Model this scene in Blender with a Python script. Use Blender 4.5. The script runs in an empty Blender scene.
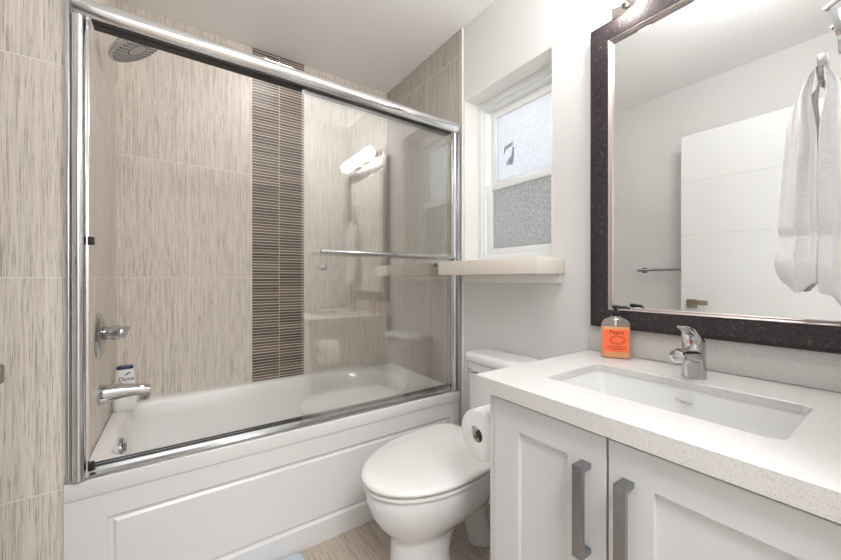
import bpy, bmesh, math, random
from mathutils import Vector, Matrix
random.seed(7)
S = bpy.context.scene
COL = S.collection
PI = math.pi

# ------------------------------------------------------------------ camera
cam_data = bpy.data.cameras.new('camera')
cam_data.sensor_width = 36.0
cam_data.lens = 349.1 / 841 * 36
cam_data.shift_y = -1.74 / 841
cam_data.clip_start = 0.02
cam = bpy.data.objects.new('camera', cam_data)
COL.objects.link(cam)
cam.location = (0.2519, -1.4184, 1.0804)
cam.rotation_euler = (PI / 2, 0, -0.6067)
S.camera = cam

# ------------------------------------------------------------------ world, lights, exposure
world = bpy.data.worlds.new('daylight')
S.world = world
world.use_nodes = True
world.node_tree.nodes['Background'].inputs[0].default_value = (0.97, 0.985, 1.0, 1)
world.node_tree.nodes['Background'].inputs[1].default_value = 4.2


def area(name, loc, size, power, color, rot=(0, 0, 0), sy=None):
    d = bpy.data.lights.new(name, 'AREA')
    d.energy = power
    d.color = color
    d.size = size
    if sy:
        d.shape = 'RECTANGLE'
        d.size_y = sy
    o = bpy.data.objects.new(name, d)
    o.location = loc
    o.rotation_euler = rot
    COL.objects.link(o)
    return o


GLOBE_EMIT = 80.0
lamp = bpy.data.lights.new('ceiling_fill_light', 'POINT')  # added fill light below the ceiling, no known fixture there
lamp.energy = 11.0
lamp.color = (0.98, 0.99, 1.0)
lamp.shadow_soft_size = 0.09
fill_o = bpy.data.objects.new('ceiling_fill_light', lamp)
fill_o.location = (0.80, -1.02, 2.30)
COL.objects.link(fill_o)
area('tub_fill_light', (0.70, 0.42, 2.43), 0.14, 2.2, (1.0, 0.99, 0.98))  # added fill over the tub to brighten it, not a known fixture
area('hall_fill_light', (0.35, -2.15, 2.42), 0.6, 38.0, (0.95, 0.975, 1.0))  # added unseen fill in the hall, lighting the room through the doorway

vs = S.view_settings
vs.view_transform = 'Standard'
vs.look = 'None'
vs.gamma = 1.0
vs.use_curve_mapping = False
vs.exposure = 0.30
S.cycles.max_bounces = 14
S.cycles.diffuse_bounces = 6
S.cycles.glossy_bounces = 8
S.cycles.transparent_max_bounces = 24
S.cycles.transmission_bounces = 8
S.cycles.sample_clamp_indirect = 6.0
S.cycles.caustics_reflective = True
S.cycles.blur_glossy = 0.6
S.cycles.caustics_refractive = False

# ------------------------------------------------------------------ materials


def new_mat(name):
    m = bpy.data.materials.new(name)
    m.use_nodes = True
    nt = m.node_tree
    return m, nt, nt.nodes['Principled BSDF']


class NT:
    """tiny node helper"""

    def __init__(s, nt):
        s.nt = nt

    def n(s, t, **kw):
        nd = s.nt.nodes.new(t)
        for k, v in kw.items():
            setattr(nd, k, v)
        return nd

    def put(s, sock, v):
        if v is None:
            return
        if isinstance(v, bpy.types.NodeSocket):
            s.nt.links.new(v, sock)
        else:
            sock.default_value = v

    def math(s, op, a, b=None, c=None):
        nd = s.n('ShaderNodeMath', operation=op)
        for i, v in enumerate((a, b, c)):
            s.put(nd.inputs[i], v)
        return nd.outputs[0]

    def mix(s, f, a, b, blend='MIX'):
        nd = s.n('ShaderNodeMix', data_type='RGBA', blend_type=blend)
        s.put(nd.inputs[0], f)
        s.put(nd.inputs[6], a)
        s.put(nd.inputs[7], b)
        return nd.outputs[2]

    def coord(s):
        return s.n('ShaderNodeTexCoord').outputs['Object']

    def sep(s, v):
        nd = s.n('ShaderNodeSeparateXYZ')
        s.put(nd.inputs[0], v)
        return nd.outputs

    def comb(s, x, y, z):
        nd = s.n('ShaderNodeCombineXYZ')
        for i, v in enumerate((x, y, z)):
            s.put(nd.inputs[i], v)
        return nd.outputs[0]

    def noise(s, v, scale, detail=2.0, rough=0.5, dist=0.0):
        nd = s.n('ShaderNodeTexNoise')
        s.put(nd.inputs['Vector'], v)
        nd.inputs['Scale'].default_value = scale
        nd.inputs['Detail'].default_value = detail
        nd.inputs['Roughness'].default_value = rough
        nd.inputs['Distortion'].default_value = dist
        return nd.outputs[0]

    def ramp(s, f, *stops, interp='LINEAR'):
        nd = s.n('ShaderNodeValToRGB')
        nd.color_ramp.interpolation = interp
        el = nd.color_ramp.elements
        while len(el) < len(stops):
            el.new(0.5)
        for e, (p, c) in zip(el, stops):
            e.position = p
            e.color = c if isinstance(c, tuple) else (c, c, c, 1)
        s.put(nd.inputs[0], f)
        return nd.outputs[0]

    def bump(s, h, strength=0.3, dist=0.002):
        nd = s.n('ShaderNodeBump')
        nd.inputs['Strength'].default_value = strength
        nd.inputs['Distance'].default_value = dist
        s.put(nd.inputs['Height'], h)
        return nd.outputs[0]


def rgb(r, g, b):
    """sRGB 0-255 -> linear RGBA"""
    f = lambda c: (c / 255 / 12.92) if c / 255 <= 0.04045 else ((c / 255 + 0.055) / 1.055) ** 2.4
    return (f(r), f(g), f(b), 1.0)


def plain(name, col, rough=0.5, metal=0.0, spec=0.5, coat=0.0, mottled=0.0):
    m, nt, b = new_mat(name)
    h = NT(nt)
    c = h.coord()
    n = h.noise(c, 9.0, 3.0)
    k = mottled or 0.012
    lo = tuple(max(0, x * (1 - k)) for x in col[:3]) + (1,)
    hi = tuple(min(1, x * (1 + k)) for x in col[:3]) + (1,)
    h.put(b.inputs['Base Color'], h.mix(n, lo, hi))
    b.inputs['Roughness'].default_value = rough
    b.inputs['Metallic'].default_value = metal
    b.inputs['Specular IOR Level'].default_value = spec
    b.inputs['Coat Weight'].default_value = coat
    return m


def paint(name, col, rough=0.55):
    m, nt, b = new_mat(name)
    h = NT(nt)
    c = h.coord()
    n = h.noise(c, 220.0, 2.0)
    h.put(b.inputs['Base Color'], h.mix(h.noise(c, 1.3, 2.0), tuple(x * .985 for x in col[:3]) + (1,), col))
    h.put(b.inputs['Normal'], h.bump(n, 0.06, 0.001))
    b.inputs['Roughness'].default_value = rough
    return m


def linen_tile(name, axis, u0, uw, z0, zh, light, dark, grout, grain='Z', fine=1.0, rough=0.42):
    """large-format tile with a brushed linen grain; axis is the horizontal axis of the face"""
    m, nt, b = new_mat(name)
    h = NT(nt)
    x, y, z = h.sep(h.coord())[:3]
    u = x if axis == 'X' else y
    v = z
    if grain == 'Y':   # floor
        u, v = x, y
    ui = h.math('DIVIDE', h.math('SUBTRACT', u, u0), uw)
    vi = h.math('DIVIDE', h.math('SUBTRACT', v, z0), zh)
    cell = h.comb(h.math('FLOOR', ui), h.math('FLOOR', vi), 0.0)
    wn = h.n('ShaderNodeTexWhiteNoise', noise_dimensions='3D')
    h.put(wn.inputs['Vector'], cell)
    rnd = wn.outputs['Value']
    off = h.math('MULTIPLY', rnd, 37.0)
    p1 = h.comb(h.math('ADD', h.math('MULTIPLY', u, 480.0 * fine), off), h.math('ADD', h.math('MULTIPLY', v, 8.0), off), off)
    p2 = h.comb(h.math('ADD', h.math('MULTIPLY', u, 900.0 * fine), off), h.math('ADD', h.math('MULTIPLY', v, 30.0), off), off)
    p3 = h.comb(h.math('ADD', h.math('MULTIPLY', u, 110.0), off), h.math('ADD', h.math('MULTIPLY', v, 2.5), off), off)
    p4 = h.comb(h.math('ADD', h.math('MULTIPLY', u, 420.0 * fine), off), h.math('ADD', h.math('MULTIPLY', v, 26.0), off), off)
    n1 = h.noise(p1, 1.0, 1.0, 0.5)
    n2 = h.noise(p2, 1.0, 1.0, 0.5)
    n3 = h.noise(p3, 1.0, 2.0, 0.5)
    n4 = h.noise(p4, 1.0, 1.0, 0.5)
    t = h.math('ADD', h.math('MULTIPLY', n1, 0.38), h.math('MULTIPLY', n2, 0.28))
    t = h.math('ADD', t, h.math('MULTIPLY', n3, 0.34))
    mid = tuple(0.5 * (a + c) for a, c in zip(light[:3], dark[:3])) + (1,)
    body = h.ramp(t, (0.36, mid), (0.53, light), (0.66, tuple(min(1, q * 1.1) for q in light[:3]) + (1,)))
    # dark dashes of the brushed grain
    dash = h.ramp(h.math('MULTIPLY', n1, h.math('ADD', n4, 0.45)), (0.285, 1.0), (0.36, 0.0))
    c = h.mix(h.math('MULTIPLY', dash, 0.68), body, dark)
    c = h.mix(h.math('MULTIPLY', rnd, 0.10), c, mid)
    fu = h.math('FRACT', ui)
    fv = h.math('FRACT', vi)
    eu = h.math('LESS_THAN', h.math('MINIMUM', fu, h.math('SUBTRACT', 1.0, fu)), 0.0013 / uw)
    ev = h.math('LESS_THAN', h.math('MINIMUM', fv, h.math('SUBTRACT', 1.0, fv)), 0.0013 / zh)
    g = h.math('MAXIMUM', eu, ev)
    c = h.mix(g, c, grout)
    h.put(b.inputs['Base Color'], c)
    hh = h.math('SUBTRACT', t, h.math('MULTIPLY', g, 0.6))
    h.put(b.inputs['Normal'], h.bump(hh, 0.25, 0.0015))
    b.inputs['Roughness'].default_value = rough
    b.inputs['Specular IOR Level'].default_value = 0.35
    return m


def mosaic(name, x0, xw, pitch):
    m, nt, b = new_mat(name)
    h = NT(nt)
    x, y, z = h.sep(h.coord())[:3]
    ui = h.math('DIVIDE', h.math('SUBTRACT', x, x0), xw)
    vi = h.math('DIVIDE', z, pitch)
    cell = h.comb(h.math('FLOOR', ui), h.math('FLOOR', vi), 0.0)
    wn = h.n('ShaderNodeTexWhiteNoise', noise_dimensions='3D')
    h.put(wn.inputs['Vector'], cell)
    r = wn.outputs['Value']
    c = h.ramp(r, (0.0, rgb(90, 78, 69)), (0.5, rgb(106, 92, 81)), (1.0, rgb(124, 108, 94)))
    gr = h.noise(h.comb(h.math('MULTIPLY', x, 20.0), y, h.math('MULTIPLY', z, 400.0)), 1.0, 3.0)
    c = h.mix(h.math('MULTIPLY', gr, 0.25), c, rgb(70, 60, 52))
    fu = h.math('FRACT', ui)
    fv = h.math('FRACT', vi)
    # slightly uneven strip heights
    wob = h.math('MULTIPLY', h.math('SUBTRACT', r, 0.5), 0.10)
    ev = h.math('LESS_THAN', fv, h.math('ADD', 0.20, wob))
    eu = h.math('LESS_THAN', h.math('MINIMUM', fu, h.math('SUBTRACT', 1.0, fu)), 0.009)
    g = h.math('MAXIMUM', ev, eu)
    c = h.mix(g, c, rgb(222, 214, 204))
    h.put(b.inputs['Base Color'], c)
    h.put(b.inputs['Normal'], h.bump(h.math('SUBTRACT', 1.0, g), 0.5, 0.002))
    b.inputs['Roughness'].default_value = 0.38
    return m


def quartz(name, base):
    m, nt, b = new_mat(name)
    h = NT(nt)
    c = h.coord()
    vo = h.n('ShaderNodeTexVoronoi')
    vo.inputs['Scale'].default_value = 430.0
    h.put(vo.inputs['Vector'], c)
    pick = h.n('ShaderNodeSeparateColor')
    h.put(pick.inputs[0], vo.outputs['Color'])
    near = h.math('LESS_THAN', vo.outputs['Distance'], 0.42)
    grey = h.math('MULTIPLY', h.math('GREATER_THAN', pick.outputs[0], 0.76), near)
    lite = h.math('MULTIPLY', h.math('GREATER_THAN', pick.outputs[1], 0.82), near)
    k = h.mix(h.noise(c, 60.0, 2.0), base, tuple(x * 0.94 for x in base[:3]) + (1,))
    k = h.mix(h.math('MULTIPLY', grey, 0.42), k, rgb(140, 137, 133))
    k = h.mix(h.math('MULTIPLY', lite, 0.35), k, rgb(226, 225, 223))
    h.put(b.inputs['Base Color'], k)
    b.inputs['Roughness'].default_value = 0.28
    return m


def clear_glass(name, tint, ior=1.5, rough=0.0, white_glint=0.0):
    """thin architectural glass: see-through tint plus Fresnel reflection, the same from both sides"""
    m = bpy.data.materials.new(name)
    m.use_nodes = True
    nt = m.node_tree
    nt.nodes.clear()
    h = NT(nt)
    out = h.n('ShaderNodeOutputMaterial')
    tr = h.n('ShaderNodeBsdfTransparent')
    tr.inputs[0].default_value = tint
    gl = h.n('ShaderNodeBsdfGlossy')
    gl.inputs['Roughness'].default_value = rough
    gl.inputs['Color'].default_value = (0.97, 0.97, 0.96, 1)
    fr = h.n('ShaderNodeFresnel')
    bf = h.n('ShaderNodeNewGeometry').outputs['Backfacing']
    mx = h.n('ShaderNodeMix', data_type='FLOAT')
    h.put(mx.inputs[0], bf)
    mx.inputs[2].default_value = ior
    mx.inputs[3].default_value = 1.0 / ior
    h.put(fr.inputs['IOR'], mx.outputs[0])
    ms = h.n('ShaderNodeMixShader')
    h.put(ms.inputs[0], fr.outputs[0])
    body = tr.outputs[0]
    if white_glint:  # white diffuse mixed in to paint pale highlights on the glass
        df = h.n('ShaderNodeBsdfDiffuse')
        df.inputs[0].default_value = (0.9, 0.9, 0.88, 1)
        mm = h.n('ShaderNodeMixShader')
        mm.inputs[0].default_value = white_glint
        h.put(mm.inputs[1], body)
        h.put(mm.inputs[2], df.outputs[0])
        body = mm.outputs[0]
    h.put(ms.inputs[1], body)
    h.put(ms.inputs[2], gl.outputs[0])
    h.put(out.inputs[0], ms.outputs[0])
    return m


def frosted_pane(name, light, dark, scale, lo, hi):
    """obscure glass: light from outside scatters through it"""
    m = bpy.data.materials.new(name)
    m.use_nodes = True
    nt = m.node_tree
    nt.nodes.clear()
    h = NT(nt)
    out = h.n('ShaderNodeOutputMaterial')
    c = h.coord()
    n = h.noise(c, scale, 2.0, 0.6)
    col = h.ramp(n, (lo, dark), (hi, light))
    big = h.noise(c, 5.0, 2.0)
    col = h.mix(h.math('MULTIPLY', big, 0.12), col, dark)
    tl = h.n('ShaderNodeBsdfTranslucent')
    h.put(tl.inputs[0], col)
    gl = h.n('ShaderNodeBsdfGlossy')
    gl.inputs['Roughness'].default_value = 0.25
    bp = h.bump(n, 0.5, 0.002)
    h.put(gl.inputs['Normal'], bp)
    ms = h.n('ShaderNodeMixShader')
    ms.inputs[0].default_value = 0.08
    h.put(ms.inputs[1], tl.outputs[0])
    h.put(ms.inputs[2], gl.outputs[0])
    h.put(out.inputs[0], ms.outputs[0])
    return m


def frame_leather(name):
    m, nt, b = new_mat(name)
    h = NT(nt)
    c = h.coord()
    n = h.noise(c, 130.0, 4.0, 0.65, 0.6)
    n2 = h.noise(c, 260.0, 2.0, 0.6)
    col = h.ramp(n, (0.34, rgb(34, 28, 31)), (0.58, rgb(52, 43, 46)), (0.76, rgb(112, 98, 96)))
    col = h.mix(h.math('MULTIPLY', h.ramp(n2, (0.60, 0.0), (0.76, 1.0)), 0.3), col, rgb(110, 98, 97))
    h.put(b.inputs['Base Color'], col)
    h.put(b.inputs['Normal'], h.bump(n, 0.25, 0.002))
    b.inputs['Roughness'].default_value = 0.38
    b.inputs['Metallic'].default_value = 0.35
    return m


def terry(name, col):
    m, nt, b = new_mat(name)
    h = NT(nt)
    c = h.coord()
    x, y, z = h.sep(c)[:3]
    w = h.math('MULTIPLY', h.math('SINE', h.math('MULTIPLY', z, 1250.0)), h.math('SINE', h.math('MULTIPLY', h.math('ADD', y, x), 1250.0)))
    n = h.noise(c, 700.0, 2.0)
    hgt = h.math('ADD', w, n)
    h.put(b.inputs['Base Color'], h.mix(n, col, tuple(q * 0.93 for q in col[:3]) + (1,)))
    h.put(b.inputs['Normal'], h.bump(hgt, 0.55, 0.003))
    b.inputs['Roughness'].default_value = 0.95
    b.inputs['Sheen Weight'].default_value = 0.3
    b.inputs['Specular IOR Level'].default_value = 0.1
    return m


def emitter(name, col, strength, scale=0):
    m = bpy.data.materials.new(name)
    m.use_nodes = True
    nt = m.node_tree
    nt.nodes.clear()
    h = NT(nt)
    out = h.n('ShaderNodeOutputMaterial')
    e = h.n('ShaderNodeEmission')
    e.inputs[0].default_value = col
    if scale:
        v = h.n('ShaderNodeTexVoronoi')
        v.inputs['Scale'].default_value = scale
        h.put(v.inputs['Vector'], h.coord())
        h.put(e.inputs[1], h.math('MULTIPLY', h.ramp(v.outputs['Distance'], (0.0, 1.0), (0.7, 0.45)), strength))
    else:
        e.inputs[1].default_value = strength
    h.put(out.inputs[0], e.outputs[0])
    return m


TL, TD, TG = rgb(226, 217, 207), rgb(146, 137, 128), rgb(238, 231, 223)
TL_SHADE, TD_SHADE = rgb(182, 174, 166), rgb(118, 111, 104)  # same tile as the other walls, darkened to paint in the end wall's shade
M = dict(
    wall=paint('wall_paint', rgb(216, 214, 212)),
    ceiling=paint('ceiling_paint', rgb(245, 245, 245)),
    trim=plain('trim_white', rgb(238, 236, 232), 0.35),
    shelfpaint=plain('shelf_paint', rgb(222, 214, 203), 0.45),
    tile_back=linen_tile('tile_back', 'X', -0.005, 0.305, 1.0804 + 0.002, 0.61, TL, TD, TG),
    tile_stub=linen_tile('tile_stub', 'X', -0.33, 0.61, 1.0804 + 0.002, 0.63, TL, TD, TG),
    tile_head=linen_tile('tile_head', 'Y', 0.235, 0.61, 1.0804 + 0.002, 0.61, TL, TD, TG),
    tile_foot_shaded=linen_tile('tile_foot_shaded', 'Y', 0.025, 0.305, 1.0804 + 0.002, 0.61, TL_SHADE, TD_SHADE, rgb(216, 209, 200)),  # grout darkened along with the tile for the painted shade
    tile_floor=linen_tile('tile_floor', 'X', 0.83, 0.305, 0.28, 0.61, rgb(186, 172, 158), rgb(118, 106, 96), rgb(160, 150, 140), grain='Y', fine=0.8),
    mosaic=mosaic('mosaic_strip', 0.609, 0.1525, 0.0171),
    quartz=quartz('quartz', rgb(208, 205, 202)),
    acrylic=plain('tub_acrylic', rgb(240, 238, 236), 0.16, coat=0.3),
    apron=plain('apron_acrylic', rgb(222, 219, 217), 0.26),
    china=plain('vitreous_china', rgb(219, 219, 218), 0.08, coat=0.4),
    seat=plain('toilet_seat_plastic', rgb(222, 219, 216), 0.12, coat=0.3),
    chrome=plain('chrome', (0.56, 0.56, 0.56, 1), 0.06, 1.0),
    railchrome=plain('polished_rail', (0.86, 0.86, 0.86, 1), 0.12, 1.0),
    track=plain('track_aluminium', (0.50, 0.51, 0.52, 1), 0.24, 1.0),
    satin=plain('satin_aluminium', (0.74, 0.75, 0.77, 1), 0.16, 1.0),
    nickel=plain('brushed_nickel', (0.33, 0.33, 0.34, 1), 0.22, 1.0),
    bronze=plain('lever_metal', (0.45, 0.38, 0.30, 1), 0.25, 1.0),
    black=plain('black_rubber', (0.012, 0.012, 0.013, 1), 0.5),
    gap_shade=plain('channel_shade', (0.03, 0.03, 0.032, 1), 0.5),  # near-black stands in for the shade inside the rail's open channel
    cabinet=paint('cabinet_paint', rgb(206, 206, 206), 0.5),
    door=paint('door_paint', rgb(222, 222, 220), 0.4),
    glass=clear_glass('shower_glass', (0.98, 0.982, 0.975, 1), 2.0),
    bottleglass=clear_glass('bottle_plastic', (0.95, 0.95, 0.94, 1), 1.45, 0.05, 0.14),  # a little white in the clear body stands in for its highlights
    pane_up=frosted_pane('obscure_pane_upper', rgb(187, 188, 190), rgb(163, 165, 168), 170.0, 0.36, 0.60),
    pane_lo=frosted_pane('obscure_pane_lower', rgb(180, 180, 179), rgb(118, 119, 118), 260.0, 0.36, 0.64),
    sticker=frosted_pane('sticker_residue', rgb(215, 216, 220), rgb(196, 197, 202), 90.0, 0.35, 0.6),
    vinyl=plain('window_vinyl', rgb(240, 241, 241), 0.3),
    mirror=plain('mirror_silver', (0.93, 0.94, 0.93, 1), 0.0, 1.0),
    frame=frame_leather('mirror_frame'),
    bead=plain('silver_bead', (0.50, 0.44, 0.42, 1), 0.42, 1.0, mottled=0.1),
    towel=terry('towel_terry', rgb(248, 247, 248)),
    mat=terry('mat_terry', rgb(196, 210, 222)),
    paper=plain('tissue_paper', rgb(244, 244, 243), 0.95, spec=0.1),
    card=plain('cardboard', rgb(158, 150, 142), 0.9),
    globe=emitter('lamp_globe', (1.0, 0.97, 0.935, 1), GLOBE_EMIT, 60),
    bulb=emitter('lamp_bulb', (1.0, 0.93, 0.82, 1), GLOBE_EMIT * 2),
    plate=plain('lamp_plate', (0.70, 0.66, 0.62, 1), 0.2, 1.0),
    spray=plain('spray_face_grey', rgb(186, 186, 186), 0.4),
    nozzle=plain('nozzle_rubber', rgb(52, 52, 54), 0.6),
    white_plastic=plain('bottle_white', rgb(242, 241, 240), 0.3),
    navy=plain('navy_plastic', rgb(34, 46, 96), 0.35),
    ink=plain('ink_navy', rgb(30, 36, 66), 0.6),
    red=plain('red_mark', rgb(196, 44, 40), 0.5),
    blue=plain('blue_mark', rgb(50, 70, 150), 0.5),
    brown_ink=plain('ink_brown', rgb(120, 42, 18), 0.6),
    label=plain('orange_label', rgb(250, 112, 64), 0.5),
    liquid=plain('amber_soap', rgb(240, 158, 70), 0.15),
    grey_ink=plain('ink_grey', rgb(168, 164, 160), 0.6),
)

# ------------------------------------------------------------------ geometry helpers


class MB:
    def __init__(s):
        s.bm = bmesh.new()

    def box(s, a, b, bevel=0.0, seg=2, mat=None):
        r = bmesh.ops.create_cube(s.bm, size=1.0)
        c = [(p + q) / 2 for p, q in zip(a, b)]
        d = [abs(q - p) for p, q in zip(a, b)]
        vs_ = r['verts']
        for v in vs_:
            v.co = Vector((v.co.x * d[0] + c[0], v.co.y * d[1] + c[1], v.co.z * d[2] + c[2]))
        if bevel > 0:
            es = list({e for v in vs_ for e in v.link_edges})
            rr = bmesh.ops.bevel(s.bm, geom=es, offset=min(bevel, min(d) * 0.49), segments=seg, affect='EDGES', profile=0.5)
            vs_ = list({v for f in rr['faces'] for v in f.verts} | {v for v in vs_ if v.is_valid})
        if mat is not None:
            for v in vs_:
                v.co = mat @ v.co
        return s

    def loft(s, rings, caps=(True, True), closed=True):
        vr = [[s.bm.verts.new(Vector(p)) for p in r] for r in rings]
        n = len(vr[0])
        for i in range(len(vr) - 1):
            for j in range(n if closed else n - 1):
                k = (j + 1) % n
                s.bm.faces.new((vr[i][j], vr[i][k], vr[i + 1][k], vr[i + 1][j]))
        if caps[0]:
            s.bm.faces.new(list(reversed(vr[0])))
        if caps[1]:
            s.bm.faces.new(vr[-1])
        return s

    def tube(s, path, r, seg=16, caps=True):
        path = [Vector(p) for p in path]
        rs = r if isinstance(r, (list, tuple)) else [r] * len(path)
        up = None
        rings = []
        for i, p in enumerate(path):
            t = (path[min(i + 1, len(path) - 1)] - path[max(i - 1, 0)]).normalized()
            if up is None:
                a = Vector((0, 0, 1)) if abs(t.z) < 0.9 else Vector((1, 0, 0))
                up = (a - t * a.dot(t)).normalized()
            else:
                up = (up - t * up.dot(t)).normalized()
            w = t.cross(up)
            rings.append([p + (up * math.cos(q) + w * math.sin(q)) * rs[i] for q in (2 * PI * j / seg for j in range(seg))])
        return s.loft(rings, (caps, caps))

    def lathe(s, o, axis, prof, seg=32, caps=True):
        """prof: (distance along axis, radius)"""
        o, ax = Vector(o), Vector(axis).normalized()
        a = Vector((0, 0, 1)) if abs(ax.z) < 0.9 else Vector((1, 0, 0))
        u = (a - ax * a.dot(ax)).normalized()
        w = ax.cross(u)
        rings = [[o + ax * d + (u * math.cos(q) + w * math.sin(q)) * max(r, 1e-5) for q in (2 * PI * j / seg for j in range(seg))] for d, r in prof]
        return s.loft(rings, (caps, caps))

    def prism(s, pts, vec):
        vec = Vector(vec)
        return s.loft([[Vector(p) for p in pts], [Vector(p) + vec for p in pts]])

    def sphere(s, c, r, sc=(1, 1, 1), seg=24):
        rr = bmesh.ops.create_uvsphere(s.bm, u_segments=seg, v_segments=seg // 2, radius=r)
        for v in rr['verts']:
            v.co = Vector((v.co.x * sc[0] + c[0], v.co.y * sc[1] + c[1], v.co.z * sc[2] + c[2]))
        return s


def link(name, bm, mat, parent=None, angle=35):
    if isinstance(bm, MB):
        bm = bm.bm
    bmesh.ops.recalc_face_normals(bm, faces=bm.faces[:])
    me = bpy.data.meshes.new(name)
    bm.to_mesh(me)
    bm.free()
    for p in me.polygons:
        p.use_smooth = True
    me.set_sharp_from_angle(angle=math.radians(angle))
    me.materials.append(M[mat] if isinstance(mat, str) else mat)
    o = bpy.data.objects.new(name, me)
    COL.objects.link(o)
    if parent is not None:
        o.parent = parent
        root = parent
        off = Vector((0, 0, 0))
        while root is not None:
            off += root.location
            root = root.parent
        o.location = -off
    return o


def thing(name, label, cat, loc=(0, 0, 0), group=None):
    o = bpy.data.objects.new(name, None)
    o.empty_display_size = 0.05
    COL.objects.link(o)
    o.location = loc
    o['label'] = label
    o['category'] = cat
    if group:
        o['group'] = group
    return o


def tag(o, label, cat, group=None):
    o['label'] = label
    o['category'] = cat
    if group:
        o['group'] = group
    return o


def struct(name, mb, mat, parent=None, label=None, angle=35):
    o = link(name, mb, mat, parent, angle)
    if parent is None:
        o['kind'] = 'structure'
        o['category'] = name.split('_')[0]
        if label:
            o['label'] = label
    return o


def text(name, body, size, loc, xdir, ydir, mat, parent, depth=0.0004, shear=0.0, sx=1.0):
    cu = bpy.data.curves.new(name, 'FONT')
    cu.body = body
    cu.size = size
    cu.align_x = 'CENTER'
    cu.align_y = 'CENTER'
    cu.extrude = depth
    cu.shear = shear
    cu.resolution_u = 3
    tmp = bpy.data.objects.new(name + '_src', cu)
    COL.objects.link(tmp)
    dg = bpy.context.evaluated_depsgraph_get()
    me = bpy.data.meshes.new_from_object(tmp.evaluated_get(dg))
    bpy.data.objects.remove(tmp)
    x = Vector(xdir).normalized()
    y = Vector(ydir).normalized()
    z = x.cross(y)
    R = Matrix((x, y, z)).transposed().to_4x4()
    me.transform(Matrix.Translation(loc) @ R @ Matrix.Diagonal((sx, 1, 1, 1)))
    me.materials.clear()
    bm = bmesh.new()
    bm.from_mesh(me)
    return link(name, bm, mat, parent)


def rrect(cx, cy, hx, hy, r, n=6):
    """rounded rectangle outline, list of (x, y)"""
    r = min(r, hx * 0.999, hy * 0.999)
    out = []
    for k, (sx, sy) in enumerate(((1, 1), (-1, 1), (-1, -1), (1, -1))):
        for i in range(n + 1):
            a = (k + i / n) * PI / 2
            out.append((cx + sx * (hx - r) + r * math.cos(a), cy + sy * (hy - r) + r * math.sin(a)))
    return out


FZ = -0.034           # floor
CZ = 2.442            # ceiling
L = 1.525             # window / mirror wall
D = 0.84              # tiled back wall
XW = -0.2             # left wall
YF = -1.50            # wall with the doorway

# ------------------------------------------------------------------ room shell
struct('floor', MB().box((-0.9, -2.9, FZ - 0.1), (1.9, 1.0, FZ)), 'tile_floor')
struct('ceiling', MB().box((-0.9, -2.9, CZ), (1.9, 1.0, CZ + 0.1)), 'ceiling')
struct('wall_back', MB().box((-0.3, D, FZ), (1.8, D + 0.12, CZ)), 'tile_back')
struct('wall_head', MB().box((-0.3, 0.046, FZ), (0.0, D, CZ)), 'tile_head')
struct('wall_stub', MB().box((-0.3, 0.04, FZ), (-0.0005, 0.0465, CZ)), 'tile_stub')
struct('wall_left', MB().box((XW - 0.12, YF, FZ), (XW, 0.04, CZ)), 'wall')
# window wall: painted, with the opening
WY0, WY1, WZ0, WZ1 = -0.5426, 0.0, 1.163, 2.045
w = MB()
w.box((L, -1.62, FZ), (L + 0.22, WY0, CZ))
w.box((L, WY0, FZ), (L + 0.22, WY1, WZ0))
w.box((L, WY0, WZ1), (L + 0.22, WY1, CZ))
w.box((L, WY1, FZ), (L + 0.22, D, CZ))
struct('wall_right', w, 'wall')
struct('wall_foot', MB().box((L - 0.007, 0.012, FZ), (L + 0.0005, D, CZ)), 'tile_foot_shaded')
struct('trim_1', MB().box((L - 0.009, 0.006, FZ), (L + 0.0005, 0.012, CZ)), 'trim', label='thin light edge strip closing the tiles beside the window')
# wall with the doorway behind the camera, and the hall beyond
w = MB()
w.box((XW - 0.12, YF - 0.12, FZ), (-0.06, YF, CZ))
w.box((0.84, YF - 0.12, FZ), (L + 0.2, YF, CZ))
w.box((-0.06, YF - 0.12, 2.06), (0.84, YF, CZ))
struct('wall_front', w, 'wall')
w = MB()
w.box((-0.9, -2.9, FZ), (1.9, -2.8, CZ))
w.box((-0.9, -2.8, FZ), (-0.8, -1.62, CZ))
w.box((1.8, -2.8, FZ), (1.9, -1.62, CZ))
struct('wall_hall', w, 'wall')
w = MB()
w.box((L - 0.014, -0.74, FZ), (L, 0.005, FZ + 0.09), 0.004)
struct('baseboard_right', w, 'trim')
# brown mosaic strip on the back wall
struct('trim_2', MB().box((0.609, D - 0.003, 0.44), (0.914, D + 0.002, CZ)), 'mosaic', label='brown stacked mosaic strip down the tiled back wall')

# ------------------------------------------------------------------ window
win = bpy.data.objects.new('window_1', None)
COL.objects.link(win)
win.location = (L + 0.11, -0.27, WZ0)
win['kind'] = 'structure'
win['category'] = 'window'
win['label'] = 'white double-hung window with frosted panes'
X0 = L + 0.112
w = MB()   # reveal lining
w.box((L + 0.001, WY1 - 0.004, WZ0), (X0, WY1 + 0.001, WZ1))
w.box((L + 0.001, WY0 - 0.001, WZ0), (X0, WY0 + 0.004, WZ1))
w.box((L + 0.001, WY0, WZ1 - 0.004), (X0, WY1, WZ1 + 0.001))
link('reveal', w, 'trim', win)


def ringframe(mb, x0, x1, y0, y1, z0, z1, wy, wz0, wz1, bev=0.003):
    mb.box((x0, y0, z0), (x1, y0 + wy, z1), bev)
    mb.box((x0, y1 - wy, z0), (x1, y1, z1), bev)
    mb.box((x0, y0 + wy * 0.9, z0), (x1, y1 - wy * 0.9, z0 + wz0), bev)
    mb.box((x0, y0 + wy * 0.9, z1 - wz1), (x1, y1 - wy * 0.9, z1), bev)


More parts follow.
